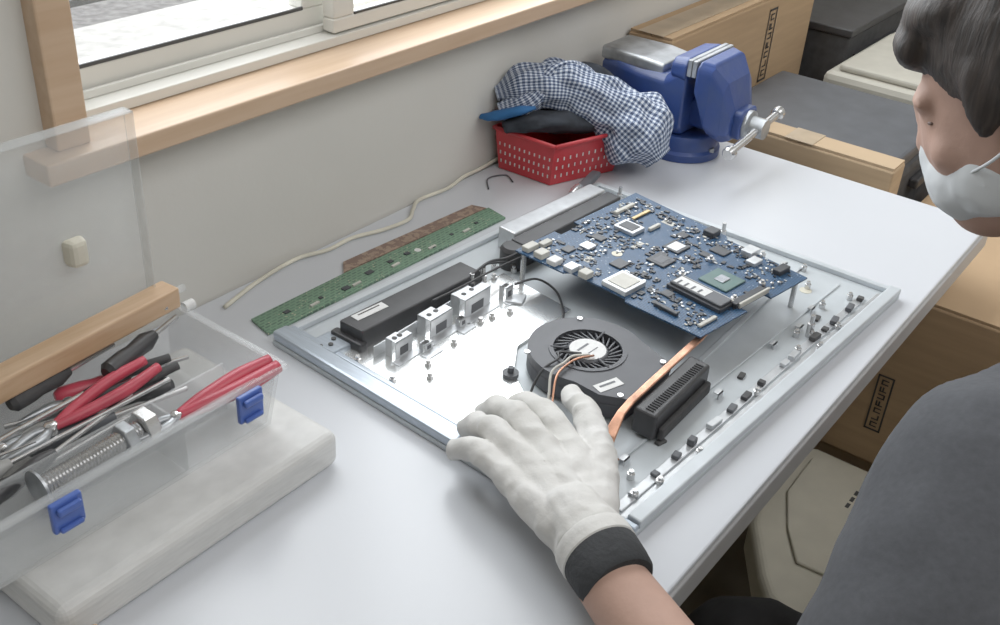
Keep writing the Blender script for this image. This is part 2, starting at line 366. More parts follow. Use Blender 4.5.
for s,t in ((.24,.89),(.5,.89),(.78,.9)):
    x,y,_=q(s,t); box("rubber_pad",x,x+.011,y,y+.006,.006,.009,M['gasket'],ch,bevel=.001,rot=random.uniform(-.3,.3))
x,y,_=q(.88,.80); lathe("yellow_sticker",(x,y,.006),(0,0,1),[(0,.007),(.0003,.007)],M['beige'],ch,16)
lathe("yellow_sticker",(1.085,.425,.006),(0,0,1),[(0,.007),(.0003,.007)],M['beige'],ch,16)
tube("wire",[(.80,.60,.02),(.83,.612,.022),(.86,.60,.018),(.885,.585,.02),(.90,.57,.03)],.0013,M['black'],ch,6)
tube("wire",[(.72,.596,.031),(.76,.590,.033),(.82,.59,.03),(.86,.585,.03)],.0013,M['black'],ch,6)
tube("wire",[(.79,.60,.031),(.82,.60,.034),(.85,.595,.03),(.88,.575,.046)],.0016,M['black'],ch,6)
tube("wire",[(.82,.565,.02),(.84,.55,.024),(.85,.53,.012),(.82,.50,.011),(.80,.49,.012)],.0013,M['black'],ch,6)
# ------------------------------------------------------------ blower fan
fan=empty("blower_fan",(.75,.42,.009),"dark grey blower fan with round metal hub sticker","cooling fan")
cx0,cy0,R0=.750,.426,.0565
pts=[]
for i in range(32):
    a=math.radians(-32+ 232*i/31); pts.append((cx0+R0*math.cos(a),cy0+R0*math.sin(a)*1.03))
pts+= [(.695,.378),(.706,.354),(.782,.352)]
prism("fan_housing",pts,.009,.025,M['fan'],fan,bevel=.002)
def ring(name,outer,c,rin,z0,z1,m,parent):
    n=len(outer); vs=[];fs=[]
    for z in (z0,z1):
        for p in outer: vs.append(V((p[0],p[1],z)))
        for p in outer:
            d=V((p[0]-c[0],p[1]-c[1])).normalized()*rin; vs.append(V((c[0]+d.x,c[1]+d.y,z)))
    for i in range(n):
        j=(i+1)%n
        fs+= [(i,j,n+j,n+i),(2*n+i,2*n+j,3*n+j,3*n+i),(i,j,2*n+j,2*n+i),(n+i,n+j,3*n+j,3*n+i)]
    return finish(name,me_from(vs,fs),m,parent)
dens=[]
for i in range(len(pts)):
    a=V(pts[i]);b=V(pts[(i+1)%len(pts)])
    k=max(1,int((b-a).length/.005))
    for j in range(k): dens.append(tuple(a.lerp(b,j/k)))
ring("fan_cover",dens,(cx0,cy0),.034,.0252,.034,M['fan'],fan)
lathe("fan_hub",(cx0,cy0,.0252),(0,0,1),[(0,.0205),(.007,.0205),(.0085,.019)],M['fan'],fan,32)
lathe("hub_sticker",(cx0,cy0,.0338),(0,0,1),[(0,.0178),(.0004,.0178)],M['label'],fan,32)
prism("hub_sticker_print",[(cx0-.009,cy0+.007),(cx0+.008,cy0+.006),(cx0+.008,cy0+.0035),(cx0-.009,cy0+.0045)],.0343,.0344,M['dgrey'],fan)
prism("hub_sticker_print",[(cx0-.006,cy0-.004),(cx0+.009,cy0-.005),(cx0+.009,cy0-.0062),(cx0-.006,cy0-.0052)],.0343,.0344,M['dgrey'],fan)
for i in range(27):
    a=2*math.pi*i/27; vs=[]
    for rr,da in ((.0210,0),(.0335,.35)):
        p=V((cx0+rr*math.cos(a+da),cy0+rr*math.sin(a+da),0)); tn=V((-math.sin(a+da),math.cos(a+da),0))*.0009
        for z in (.0253,.0325):
            vs+= [V((p.x+tn.x,p.y+tn.y,z)),V((p.x-tn.x,p.y-tn.y,z))]
    me=me_from(vs,[(0,1,3,2),(4,5,7,6),(0,2,6,4),(1,3,7,5),(0,1,5,4),(2,3,7,6)])
    finish("fan_blade",me,M['fan'],fan)
ring("intake_rim",[(cx0+.038*math.cos(2*math.pi*i/36),cy0+.038*math.sin(2*math.pi*i/36)) for i in range(36)],(cx0,cy0),.0335,.0341,.0350,M['fan'],fan)
for k in range(3):
    a=2.2+k*2.1
    tube("fan_strut",[(cx0+.018*math.cos(a),cy0+.018*math.sin(a),.0340),(cx0+.036*math.cos(a),cy0+.036*math.sin(a),.0345)],.0012,M['fan'],fan,6,2)
prism("paper_label",[(.702,.389),(.728,.380),(.724,.369),(.698,.378)],.0342,.0345,M['label'],fan)
prism("paper_label_print",[(.705,.3845),(.722,.3785),(.721,.376),(.704,.382)],.0346,.0347,M['dgrey'],fan)
tube("fan_wire",[(.737,.425,.036),(.722,.44,.038),(.712,.435,.038),(.695,.44,.032),(.678,.44,.014),(.670,.43,.012)],.0013,M['black'],fan,6)
tube("fan_wire",[(.740,.418,.036),(.724,.426,.039),(.710,.427,.038),(.69,.427,.037),(.670,.416,.02),(.666,.43,.012)],.0013,M['ivory'],fan,6)
tube("fan_wire",[(.742,.414,.036),(.726,.420,.0385),(.712,.423,.038),(.69,.421,.036),(.669,.41,.02)],.0011,M['copper'],fan,6)
for sx,sy in ((.706,.362),(.779,.360),(.790,.462),(.706,.466)):
    lathe("fan_screw",(sx,sy,.034),(0,0,1),[(0,.003),(.0015,.003)],M['chrome'],fan,10)
for sx,sy in ((.812,.41),(.694,.475)):
    lathe("mounting_ear",(sx,sy,.0092),(0,0,1),[(0,.008),(.004,.008),(.0041,.003),(.010,.003)],M['fan'],fan,16)
# ------------------------------------------------------------ heat sink
hs=empty("heat_sink",(.76,.32,.009),"chunky black heat sink block with narrow flat copper strip","heat sink")
prism("fin_shroud",[(.697,.3430),(.806,.3455),(.804,.322),(.697,.319)],.0095,.0365,M['black'],hs,bevel=.0030,seg=3)
prism("fin_shroud",[(.702,.3187),(.800,.3217),(.798,.3155),(.702,.3130)],.0095,.022,M['blackm'],hs,bevel=.002)
multi("cooling_fins",[(.702+i*.0037,.7032+i*.0037,.3255,.3335,.0366,.0376) for i in range(26)],M['blackm'],hs)
st=[(.630,.3315,.3475,.0115),(.645,.333,.3485,.0165),(.660,.337,.3495,.0270),(.682,.3425,.3505,.0375),(.700,.3435,.3510,.0405),(.740,.3445,.3520,.0410),(.785,.346,.3535,.0405),(.835,.348,.3560,.0385),(.865,.352,.3595,.0360)]
vs=[];fs=[]
for x_,ya,yb,z_ in st: vs+=[V((x_,ya,z_-.0028)),V((x_,yb,z_-.0028)),V((x_,yb,z_)),V((x_,ya,z_))]
for i in range(len(st)-1):
    for j in range(4): fs.append((i*4+j,i*4+(j+1)%4,(i+1)*4+(j+1)%4,(i+1)*4+j))
fs+=[(0,1,2,3),tuple(range(len(vs)-4,len(vs)))]
finish("heat_pipe",me_from(vs,fs),M['copper'],hs,bevel=.0012,seg=3)
prism("pipe_plate",[(.638,.348),(.660,.347),(.656,.328),(.634,.330)],.0095,.011,M['copper'],hs,bevel=.001)
# ------------------------------------------------------------ motherboard
mb=empty("motherboard",(.93,.45,.035),"dark blue computer motherboard with chips raised over the chassis","circuit board")
MA=V((.843,.583));MB_=V((1.062,.563));MC=V((1.016,.316));MD=V((.826,.347))
ZB=.046
def mq(s,t):
    a=MA.lerp(MB_,s); b=MD.lerp(MC,s); return a.lerp(b,t)
outl=[(0,0),(.30,0),(.30,.04),(.46,.04),(.46,0),(1,0),(1,.55),(.97,.57),(.97,1),(.62,1),(.62,.965),(.40,.965),(.40,1),(0,1),(0,.62),(.03,.60),(.03,.3),(0,.28)]
prism("circuit_board",[tuple(mq(*p)) for p in outl],ZB-.0018,ZB,M['mb'],mb)
def comp(nm,s,t,ws,wt,h,m,z=None,bevel=.0006,rot=0):
    c=mq(s,t); u=(mq(min(s+.01,1.2),t)-c).normalized(); v=V((u.y,-u.x))
    if rot: 
        r=Matrix.Rotation(rot,2); u=r@u; v=r@v
    z=ZB if z is None else z
    P=[c-u*ws-v*wt,c+u*ws-v*wt,c+u*ws+v*wt,c-u*ws+v*wt]
    return prism(nm,[tuple(p) for p in P],z,z+h,m,mb,bevel=bevel,seg=1)
comp("cpu_package",.56,.78,.018,.018,.002,M['chipg']); comp("processor_die",.56,.78,.007,.006,.0012,M['silicon'],ZB+.002)
for a,b in ((-.085,-.09),(.085,-.09),(.085,.09),(-.085,.09)):
    c=mq(.56+a*1.5,.78+b*1.5); lathe("mounting_post",(c.x,c.y,ZB),(0,0,1),[(0,.004),(.004,.004),(.0041,.002),(.007,.002)],M['chrome'],mb,10)
comp("memory_slot",.33,.80,.013,.034,.005,M['chip']); comp("memory_module",.33,.80,.010,.032,.003,M['dgrey'],ZB+.005)
comp("paper_label",.33,.76,.0075,.020,.0004,M['label'],ZB+.008); comp("slot_edge",.39,.80,.0012,.033,.0065,M['ivory'])
for k in range(4): comp("paper_label_print",.315,.70+.035*k,.004,.0012,.0002,M['dgrey'],ZB+.0085,bevel=0)
comp("connector_block",.50,.945,.026,.004,.006,M['chip']); comp("socket_latch",.52,.965,.026,.0015,.006,M['ivory'])
comp("metal_shield",.12,.53,.017,.016,.006,M['steel2']); comp("shield_lid",.12,.53,.013,.012,.0008,M['ivory'],ZB+.006)
comp("metal_shield",.62,.22,.011,.014,.005,M['steel2']); comp("chip",.62,.22,.008,.010,.0006,M['chip'],ZB+.005)
comp("chip",.66,.47,.012,.011,.0022,M['chip']); comp("chip",.48,.50,.012,.012,.0022,M['chip']); comp("silver_sticker",.66,.47,.009,.007,.0003,M['steel2'],ZB+.0022)
comp("silver_sticker",.48,.50,.008,.006,.0002,M['dgrey'],ZB+.0022)
comp("chip",.28,.40,.009,.008,.002,M['chip']); comp("chip",.82,.62,.008,.010,.002,M['chip']); comp("chip",.20,.16,.007,.006,.002,M['chip'])
comp("chip",.80,.42,.006,.006,.002,M['chip']); comp("chip",.42,.18,.006,.008,.002,M['chip']); comp("chip",.22,.70,.006,.006,.002,M['chip']); comp("chip",.72,.60,.005,.007,.002,M['chip'])
comp("ribbon_socket",.78,.08,.018,.0025,.004,M['ivory']); comp("ribbon_socket",.80,.17,.016,.0022,.003,M['gold']); comp("ribbon_socket",.74,.29,.010,.0022,.004,M['ivory'])
comp("socket",.06,.04,.009,.005,.006,M['ivory']); comp("socket",.045,.12,.007,.006,.007,M['ivory']); comp("socket",.04,.20,.007,.006,.006,M['label']); comp("socket",.05,.29,.007,.006,.006,M['steel2']); comp("socket",.05,.37,.006,.006,.007,M['ivory']); comp("socket",.15,.06,.008,.004,.005,M['ivory'])
comp("paper_label",.20,.28,.006,.004,.0003,M['ivory']); comp("paper_label",.52,.34,.009,.003,.0003,M['ivory']); comp("paper_label",.86,.30,.005,.008,.0003,M['ivory'])
comp("battery_holder",.30,.20,.007,.007,.003,M['steel2']); comp("metal_shield",.86,.78,.008,.006,.005,M['steel2'])
comp("port_shield",.93,.72,.009,.007,.007,M['steel2']); comp("port_shield",.94,.50,.008,.007,.007,M['chip']); comp("port_shield",.90,.90,.010,.005,.006,M['chip'])
comp("ribbon_socket",.14,.95,.014,.0022,.003,M['ivory']); comp("ribbon_socket",.08,.78,.0025,.014,.004,M['chip'])
c0=mq(.36,.33); lathe("yellow_sticker",(c0.x,c0.y,ZB),(0,0,1),[(0,.006),(.0004,.006)],M['beige'],mb,16)
used=[(.56,.78,.17),(.33,.80,.13),(.62,.22,.09),(.66,.47,.09),(.48,.5,.09),(.12,.53,.12)]
capn=0
svs=[];sfs=[]
for i in range(1500):
    s,t=random.uniform(.03,.96),random.uniform(.03,.96)
    if any(abs(s-a)<r*.75 and abs(t-b)<r*.75 for a,b,r in used): continue
    if noise.noise(V((s*7,t*7,1.3)))<-.25: continue
    c=mq(s,t)
    if capn<22 and random.random()<.04:
        capn+=1; lathe("capacitor",(c.x,c.y,ZB),(0,0,1),[(0,.002),(.003,.002),(.0032,.0016)],M['chrome'],mb,10); continue
    w,l,h=random.choice([(.0006,.0011,.0008),(.0006,.0011,.0008),(.0008,.0014,.0009),(.0009,.0016,.001),(.0013,.0016,.0012),(.002,.003,.0014)])
    if random.random()<.5: w,l=l,w
    v,f=boxvf(c.x-w,c.x+w,c.y-l,c.y+l,ZB,ZB+h); n=len(svs); svs+=v; sfs+=[tuple(k+n for k in qq) for qq in f]
me=me_from(svs,sfs)
me.materials.append(M['ivory']); me.materials.append(M['chip']); me.materials.append(M['steel2'])
for i in range(len(me.polygons)//6):
    vv=[me.vertices[k].co for k in me.polygons[i*6].vertices]; big=(vv[0]-vv[2]).length>.0045
    mi=1 if big else random.choice([0,1,1,2,1])
    for k in range(6): me.polygons[i*6+k].material_index=mi
o=finish("surface_component",me,None,mb); o["kind"]="stuff"
for s,t in ((.03,.03),(.97,.03),(.95,.96),(.5,.03),(.5,.62)):
    c=mq(s,t); lathe("support_post",(c.x,c.y,.0095 if s<.9 else .0065),(0,0,1),[(0,.003),(ZB-.0018-.0096,.003)],M['chrome'],mb,8)
# ------------------------------------------------------------ strip board
g=empty("circuit_board_strip",(.79,.72,0),"long narrow green and brown circuit board strip on the table","circuit board")
prism("green_board",[(.603,.738),(.596,.705),(.968,.688),(.975,.720),(.735,.735)],.0005,.003,M['pcbg'],g)
prism("brown_board",[(.752,.754),(.966,.740),(.972,.7215),(.735,.7365)],.0005,.0030,M['pcbb'],g)
for i in range(9):
    x=.64+i*.035+random.uniform(-.008,.008); y=.719-(x-.6)*.045+random.uniform(-.006,.006); w=random.choice([.003,.005,.007])
    box("chip",x,x+w*1.4,y-.002,y+w*.6,.003,.0042,M['chip'],g)
for i in range(5):
    x=.66+i*.06; y=.714-(x-.6)*.045
    box("connector",x,x+.012,y-.002,y+.001,.003,.0048,M['ivory'],g)
lathe("sticker",(.83,.711,.003),(0,0,1),[(0,.004),(.0003,.004)],M['label'],g,14)
o=tube("power_cable",[(.60,.775,.003),(.66,.790,.003),(.72,.795,.004),(.76,.786,.003),(.80,.786,.003),(.84,.774,.003),(.88,.770,.003),(.905,.784,.003),(.93,.795,.004),(.98,.791,.004),(1.02,.796,.006),(1.05,.796,.006),(1.10,.797,.008),(1.16,.795,.008)],.0024,M['cable'],None,10); tag(o,"cream power cable lying along the wall on the table","cable")
o=tube("thin_wire",[(1.02,.755,.0015),(1.045,.775,.0015),(1.07,.765,.0015),(1.06,.745,.0015)],.0010,M['dgrey'],None,6); tag(o,"thin dark loose wire on the table","wire")
# ------------------------------------------------------------ frosted case + toolbox
o=box("plastic_case",.238,.503,.512,.712,.0,.036,M['frost'],None,bevel=.010,seg=5); tag(o,"flat frosted white plastic case under the clear toolbox","plastic case")
tbx=empty("toolbox",(.33,.62,.037),"clear plastic toolbox with open lid and blue latches","toolbox")
x0,x1,y0,y1,z0,z1=.165,.478,.552,.698,.0365,.098
def shell(name,x0,x1,y0,y1,z0,z1,t,ins,m,parent,bevel=.002):
    vs=[V((x0+ins,y0+ins,z0)),V((x1-ins,y0+ins,z0)),V((x1-ins,y1-ins,z0)),V((x0+ins,y1-ins,z0)),V((x0,y0,z1)),V((x1,y0,z1)),V((x1,y1,z1)),V((x0,y1,z1))]
    iv=[V((x0+ins+t,y0+ins+t,z0+t)),V((x1-ins-t,y0+ins+t,z0+t)),V((x1-ins-t,y1-ins-t,z0+t)),V((x0+ins+t,y1-ins-t,z0+t)),V((x0+t,y0+t,z1)),V((x1-t,y0+t,z1)),V((x1-t,y1-t,z1)),V((x0+t,y1-t,z1))]
    fs=[(0,3,2,1),(8,9,10,11)]
    for i in range(4):
        j=(i+1)%4; fs+= [(i,j,4+j,4+i),(8+j,8+i,12+i,12+j),(4+i,4+j,12+j,12+i)]
    return finish(name,me_from(vs+iv,fs),m,parent,bevel=bevel)
shell("tray",x0,x1,y0,y1,z0,z1,.002,.008,M['clear'],tbx)
multi("tray_rim",[(x0-.004,x1+.004,y0-.005,y0,z1-.004,z1),(x0-.004,x1+.004,y1,y1+.004,z1-.004,z1),(x1,x1+.005,y0,y1,z1-.004,z1),(x0-.005,x0,y0,y1,z1-.004,z1)],M['clear'],tbx,bevel=.001)
box("divider",x0+.01,x1-.02,.600,.602,z0+.003,z1-.012,M['clear'],tbx)
box("divider",.385,.387,.562,.600,z0+.003,z1-.012,M['clear'],tbx)
lx1=.466
lidv=[(x0,lx1,.704,.7055,.102,.278),(x0,lx1,.692,.704,.2765,.278),(lx1-.0015,lx1,.692,.704,.102,.278),(x0,lx1,.692,.704,.102,.1035)]
multi("lid",lidv,M['clear2'],tbx,bevel=.0008)
cyl("hinge_pin",(x1-.06,.701,.100),(x1+.022,.701,.100),.0035,M['clear'],tbx,12)
cyl("hinge_knob",(x1+.012,.690,.088),(x1+.022,.690,.088),.005,M['label'],tbx,12)
for lx in (.262,.424):
    lt=multi("latch",[(lx,lx+.024,.5405,.5455,.072,.097),(lx+.003,lx+.021,.536,.5405,.088,.094),(lx+.003,lx+.021,.537,.5405,.073,.077)],M['blue'],tbx,bevel=.0015)
prism("lid_catch",[(.395,.690),(.409,.690),(.412,.7035),(.392,.7035)],.165,.188,M['cable'],tbx,bevel=.004)
def screwdriver(p,dv,L,hl,r,m,lab,shaft=True):
    d=V(dv).normalized(); p=V(p); e=empty("screwdriver",p,lab,"screwdriver")
    lathe("handle",p,d,[(0,r*.6),(.004,r),(hl*.35,r),(hl*.5,r*.85),(hl*.8,r*1.0),(hl,r*.55)],m,e,12)
    if shaft: cyl("shaft",p+d*hl,p+d*L,r*.28,M['chrome'],e,10)
    return e
screwdriver((.195,.672,.088),(1,.06,.04),.15,.08,.009,M['black'],"screwdriver with black handle in the toolbox")
screwdriver((.355,.690,.095),(1,-.12,.10),.11,.06,.008,M['black'],"screwdriver with dark handle near the toolbox back")
screwdriver((.19,.645,.080),(1,.02,.03),.17,.08,.009,M['blackm'],"long screwdriver with matte black grip")
screwdriver((.385,.655,.088),(1,.25,.05),.09,.06,.0085,M['black'],"short black-handled screwdriver leaning on the rim")
screwdriver((.22,.622,.080),(1,.0,.0),.20,.06,.007,M['steel_leg'],"slim grey screwdriver among the tools")
screwdriver((.35,.675,.074),(1,-.3,.0),.11,.06,.007,M['red'],"small red-handled screwdriver under other tools")
screwdriver((.20,.612,.066),(1,.05,.0),.19,.09,.008,M['blackm'],"black screwdriver at the bottom of the toolbox")
screwdriver((.425,.625,.070),(-1,.35,.05),.13,.06,.008,M['black'],"black screwdriver pointing into the pile")
screwdriver((.30,.640,.070),(1,-.25,.03),.13,.07,.0075,M['dgrey'],"dark grey screwdriver crossing the pile")
screwdriver((.31,.668,.092),(1,.10,.02),.10,.055,.0075,M['blackm'],"stubby black screwdriver beside the wooden stick")
screwdriver((.24,.600,.075),(1,.18,.03),.15,.07,.007,M['black'],"slender black screwdriver near the large bolt")
def pliers(p,ang,m,lab,k=1.0,tilt=.05,hw=1.0,gr=1.0):
    e=empty("pliers",p,lab,"pliers"); p=V(p)
    u=V((math.cos(ang),math.sin(ang),tilt)); s=V((-math.sin(ang),math.cos(ang),0))
    for sg in (1,-1):
        tube("handle",[p,p+u*.03*k+s*sg*.006*k*hw,p+u*.065*k+s*sg*.010*k*hw,p+u*.098*k+s*sg*.008*k*hw],[.0035*k*gr,.0048*k*gr,.0052*k*gr,.0042*k*gr],m,e,10,6)
        tube("jaw",[p,p-u*.012*k+s*sg*.005*k,p-u*.028*k+s*sg*.0035*k,p-u*.045*k+s*sg*.001*k],[.0035*k,.0042*k,.0035*k,.0016*k],M['visem'],e,8,5)
    lathe("pivot",p+V((0,0,-.004*k)),(0,0,1),[(0,.005*k),(.008*k,.005*k),(.009*k,.0035*k)],M['chrome'],e,14)
pliers((.320,.632,.083),math.radians(5),M['red'],"pliers with red grips lying on the pile",1.0)
pliers((.388,.571,.086),math.radians(-7),M['red'],"red-handled pliers beside the toolbox front wall",.92,.10,.75,1.45)
pliers((.285,.642,.078),math.radians(172),M['blackm'],"black-gripped pliers half buried among tools",.9)
pliers((.35,.655,.078),math.radians(-12),M['blackm'],"black-gripped pliers lying flat in the toolbox",.9)
e=empty("scissors",(.25,.64,.088),"steel scissors with red finger rings in the toolbox","scissors")
for sg in (1,-1):
    pc=V((.235,.632,.090)); rc=pc+V((-.030,sg*.014,0))
    tube("finger_ring",[rc+V((.013*math.cos(a),.009*math.sin(a),0)) for a in [2*math.pi*i/8 for i in range(9)]],.0028,M['red'],e,8,4)
    prism("blade",[(.215,.632+sg*.006),(.240,.632+sg*.003),(.30,.628+sg*.010),(.24,.632-sg*.003)],.0895+sg*.0006,.0905+sg*.0006,M['chrome'],e)
o=box("wooden_stick",.262,.478,.668,.690,.0995,.119,M['stick'],None,bevel=.002,rot=.08); tag(o,"light wooden stick with flat sides resting across the toolbox","wooden stick")
bo=empty("bolt",(.33,.575,.07),"large silver hex bolt with nut in the toolbox","bolt")
prof=[(0,.0080)]
for i in range(30): prof+= [(.002+i*.0028,.0084),(.0034+i*.0028,.0068)]
lathe("threaded_shaft",(.276,.580,.082),(1,0,.03),prof,M['chrome'],bo,16)
lathe("bolt_head",(.361,.580,.0845),(1,0,.03),[(0,.0150),(.011,.0150)],M['chrome'],bo,6,smooth=False,bevel=.001)
lathe("nut",(.344,.580,.084),(1,0,.03),[(0,.0130),(.009,.0130)],M['visem'],bo,6,smooth=False,bevel=.001)
lathe("washer",(.275,.580,.082),(1,0,0),[(0,.015),(.002,.015)],M['visem'],bo,24)
o=box("wooden_scrap",.225,.258,.478,.500,0,.022,M['stick'],None,bevel=.002,rot=.1); tag(o,"small piece of wood beside the plastic case","wood block")
# ------------------------------------------------------------ basket + cloths
bk=empty("basket",(1.14,.72,0),"small red perforated plastic basket against the wall","basket")
bpts=lambda g:[(1.082-g,.700-g),(1.190+g,.664-g*1.2),(1.215+g,.765+g),(1.080-g,.788+g*.2)]
def basket():
    b0=bpts(-.004); b1=bpts(.006); bi0=bpts(-.007); bi1=bpts(.003); vs=[]
    for P,z in ((b0,.001),(b1,.062),(bi0,.004),(bi1,.062)):
        vs+=[V((p[0],p[1],z)) for p in P]
    fs=[(0,3,2,1),(8,9,10,11)]
    for i in range(4):
        j=(i+1)%4; fs+= [(i,j,4+j,4+i),(8+j,8+i,12+i,12+j),(4+i,4+j,12+j,12+i)]
    finish("basket_body",me_from(vs,fs),M['redb'],bk,bevel=.003)
    hv=[];hf=[]
    for side in ((0,1),(3,0)):
        for r in range(3):
            for k in range(11):
                f=(k+.7)/11.4; z=.014+r*.013; g=-.004+.010*(z/.062)
                P=bpts(g); a=V(P[side[0]]);b=V(P[side[1]]); c=a.lerp(b,f); d=(b-a).normalized(); nrm=V((d.y,-d.x))
                c=c+nrm*.0003; w=.0010;hh=.0024
                n=len(hv); hv+=[V((c.x-d.x*w,c.y-d.y*w,z-hh)),V((c.x+d.x*w,c.y+d.y*w,z-hh)),V((c.x+d.x*w,c.y+d.y*w,z+hh)),V((c.x-d.x*w,c.y-d.y*w,z+hh))]; hf.append((n,n+1,n+2,n+3))
    finish("basket_perforation",me_from(hv,hf),M['label'],bk)
    P=bpts(.008)
    tube("basket_rim",[(p[0],p[1],.062) for p in P+[P[0]]],.003,M['redb'],bk,8,1)
basket()
o=tube("arm_cover",[(1.085,.80,.102),(1.11,.775,.112),(1.15,.735,.110),(1.180,.690,.090),(1.203,.646,.058),(1.213,.618,.028)],[.010,.030,.034,.040,.058,.022],M['check'],None,56,18,flat=.9,uv=(165,46),wob=.24,seed=3); tag(o,"crumpled navy and white gingham arm cover draped over the basket","cloth")
o=tube("arm_cover",[(1.075,.785,.085),(1.10,.76,.100),(1.14,.755,.124),(1.18,.74,.120),(1.22,.71,.095)],[.014,.022,.027,.024,.012],M['check'],None,48,14,flat=.7,uv=(165,32),wob=.32,seed=9); tag(o,"second gingham arm cover piled in the basket","cloth")
o=tube("work_glove",[(1.06,.765,.072),(1.085,.745,.078),(1.12,.715,.078),(1.16,.69,.07)],[.012,.020,.022,.014],M['dcloth'],None,20,8,flat=.6,wob=.3,seed=5); tag(o,"black cloth work glove hanging over the basket rim","glove")
o=tube("cloth_strap",[(1.058,.80,.078),(1.060,.775,.086),(1.072,.755,.094),(1.09,.74,.098)],[.007,.013,.013,.006],M['bcloth'],None,12,8,flat=.5,wob=.3); tag(o,"blue cloth strap on top of the basket","cloth")
o=tube("cloth_bundle",[(1.14,.77,.07),(1.18,.765,.095),(1.22,.74,.10),(1.24,.70,.08)],[.02,.026,.026,.018],M['dcloth'],None,20,8,wob=.3,seed=8); tag(o,"dark rolled cloth behind the gingham cover","cloth")
# ------------------------------------------------------------ vise
vi=empty("bench_vise",(1.325,.63,0),"blue enamelled bench vise with steel jaws and sliding handle","bench vise")
X=1.330
lathe("swivel_base",(X-.004,.642,.0005),(0,0,1),[(0,.056),(.010,.056),(.014,.052),(.030,.050),(.034,.048)],M['vise'],vi,40)
for a in (.6,2.7,4.6):
    lathe("base_bolt",(X-.004+.049*math.cos(a),.642+.049*math.sin(a),.011),(0,0,1),[(0,.007),(.006,.007)],M['visem'],vi,6,smooth=False)
def loft(name,secs,m,parent,bevel=.004):
    vs=[];fs=[]
    for s in secs: vs+=[V(p) for p in s]
    n=len(secs[0])
    for i in range(len(secs)-1):
        for j in range(n): fs.append((i*n+j,i*n+(j+1)%n,(i+1)*n+(j+1)%n,(i+1)*n+j))
    fs.append(tuple(range(n))[::-1]); fs.append(tuple(range((len(secs)-1)*n,len(secs)*n)))
    return finish(name,me_from(vs,fs),m,parent,bevel=bevel,seg=3)
def sec(y,w,za,zb,c=.01):
    return [(X-w+c,y,za),(X+w-c,y,za),(X+w,y,za+c),(X+w,y,zb-c),(X+w-c,y,zb),(X-w+c,y,zb),(X-w,y,zb-c),(X-w,y,za+c)]
loft("vise_body",[sec(.768,.038,.065,.116),sec(.74,.044,.042,.120),sec(.70,.048,.034,.116),sec(.66,.050,.034,.116),sec(.635,.051,.034,.132),sec(.625,.051,.036,.137)],M['vise'],vi)
loft("anvil",[sec(.770,.038,.110,.129,.003),sec(.70,.042,.110,.129,.003),sec(.668,.040,.110,.126,.003)],M['visem'],vi,bevel=.002)
loft("fixed_jaw",[sec(.652,.050,.112,.143,.008),sec(.626,.055,.112,.147,.008)],M['vise'],vi)
box("jaw_plate",X-.053,X+.053,.619,.6255,.124,.147,M['visem'],vi,bevel=.001)
box("jaw_plate",X-.053,X+.053,.6115,.618,.124,.147,M['visem'],vi,bevel=.001)
loft("moving_jaw",[sec(.611,.055,.10,.147,.008),sec(.590,.051,.048,.145,.010),sec(.572,.043,.036,.122,.012),sec(.560,.034,.040,.085,.012)],M['vise'],vi)
loft("slide_bar",[sec(.66,.024,.044,.088,.004),sec(.548,.024,.044,.084,.004)],M['vise'],vi)
lathe("screw_collar",(X,.549,.062),(0,-1,0),[(0,.021),(.006,.021),(.008,.015),(.020,.014),(.028,.014)],M['visem'],vi,24)
cyl("handle_bar",(X-.085,.530,.052),(X+.055,.530,.068),.0055,M['chrome'],vi,14)
lathe("handle_knob",(X-.092,.530,.051),(1,0,.11),[(0,.007),(.003,.0095),(.010,.0095),(.013,.007)],M['chrome'],vi,16)
lathe("handle_knob",(X+.050,.530,.0675),(1,0,.11),[(0,.007),(.003,.0095),(.010,.0095),(.013,.007)],M['chrome'],vi,16)
# ------------------------------------------------------------ cardboard boxes
def glyph_mark(parent,origin,u,v,n):
    o=V(origin);u=V(u);v=V(v);nn=V(n)*.0006
    def rect(a,b,c,d):
        return [o+nn+u*a+v*b,o+nn+u*c+v*b,o+nn+u*c+v*d,o+nn+u*a+v*d]
    R=[rect(0,0,1,.03),rect(0,.97,1,1),rect(0,0,.11,1),rect(.89,0,1,1)]
    for k in range(7):
        b=.07+k*.128
        R+=[rect(.28,b,.72,b+.022)]
        if k%3!=1: R+=[rect(.28,b,.38,b+.09)]
        if k%2==0: R+=[rect(.28,b+.068,.72,b+.09)]
        if k in(1,4): R+=[rect(.62,b,.72,b+.09)]
        if k in(3,5): R+=[rect(.45,b,.55,b+.09)]
    vs=[];fs=[]
    for r in R:
        n0=len(vs); vs+=r; fs.append((n0,n0+1,n0+2,n0+3))
    return finish("printed_mark",me_from(vs,fs),M['ink'],parent)
def carton(x0,x1,y0,y1,z0,z1,lab,m):
    e=empty("cardboard_box",((x0+x1)/2,(y0+y1)/2,z0),lab,"cardboard box")
    box("box_body",x0,x1,y0,y1,z0,z1,m,e,bevel=.003)
    ym=(y0+y1)/2
    box("box_flap",x0+.002,x1-.002,y0+.002,ym-.001,z1+.0003,z1+.004,m,e); box("box_flap",x0+.002,x1-.002,ym+.001,y1-.002,z1+.0003,z1+.004,m,e)
    box("packing_tape",x0-.0008,x1+.0008,ym-.022,ym+.022,z1+.0042,z1+.0048,M['tape'],e)
    return e
c1=carton(1.412,1.955,.722,.798,-.70,.118,"tall brown cardboard box with black stamp standing by the wall",M['card'])
glyph_mark(c1,(1.755,.7215,-.030),(.032,0,0),(0,0,.13),(0,-1,0))
c2=carton(1.45,1.498,.37,.66,-.70,.008,"narrow plain cardboard box standing just past the table end",M['card2'])
c3=carton(1.30,1.72,-.10,.36,-.36,-.09,"brown cardboard box with black stamp stacked under the table end",M['card'])
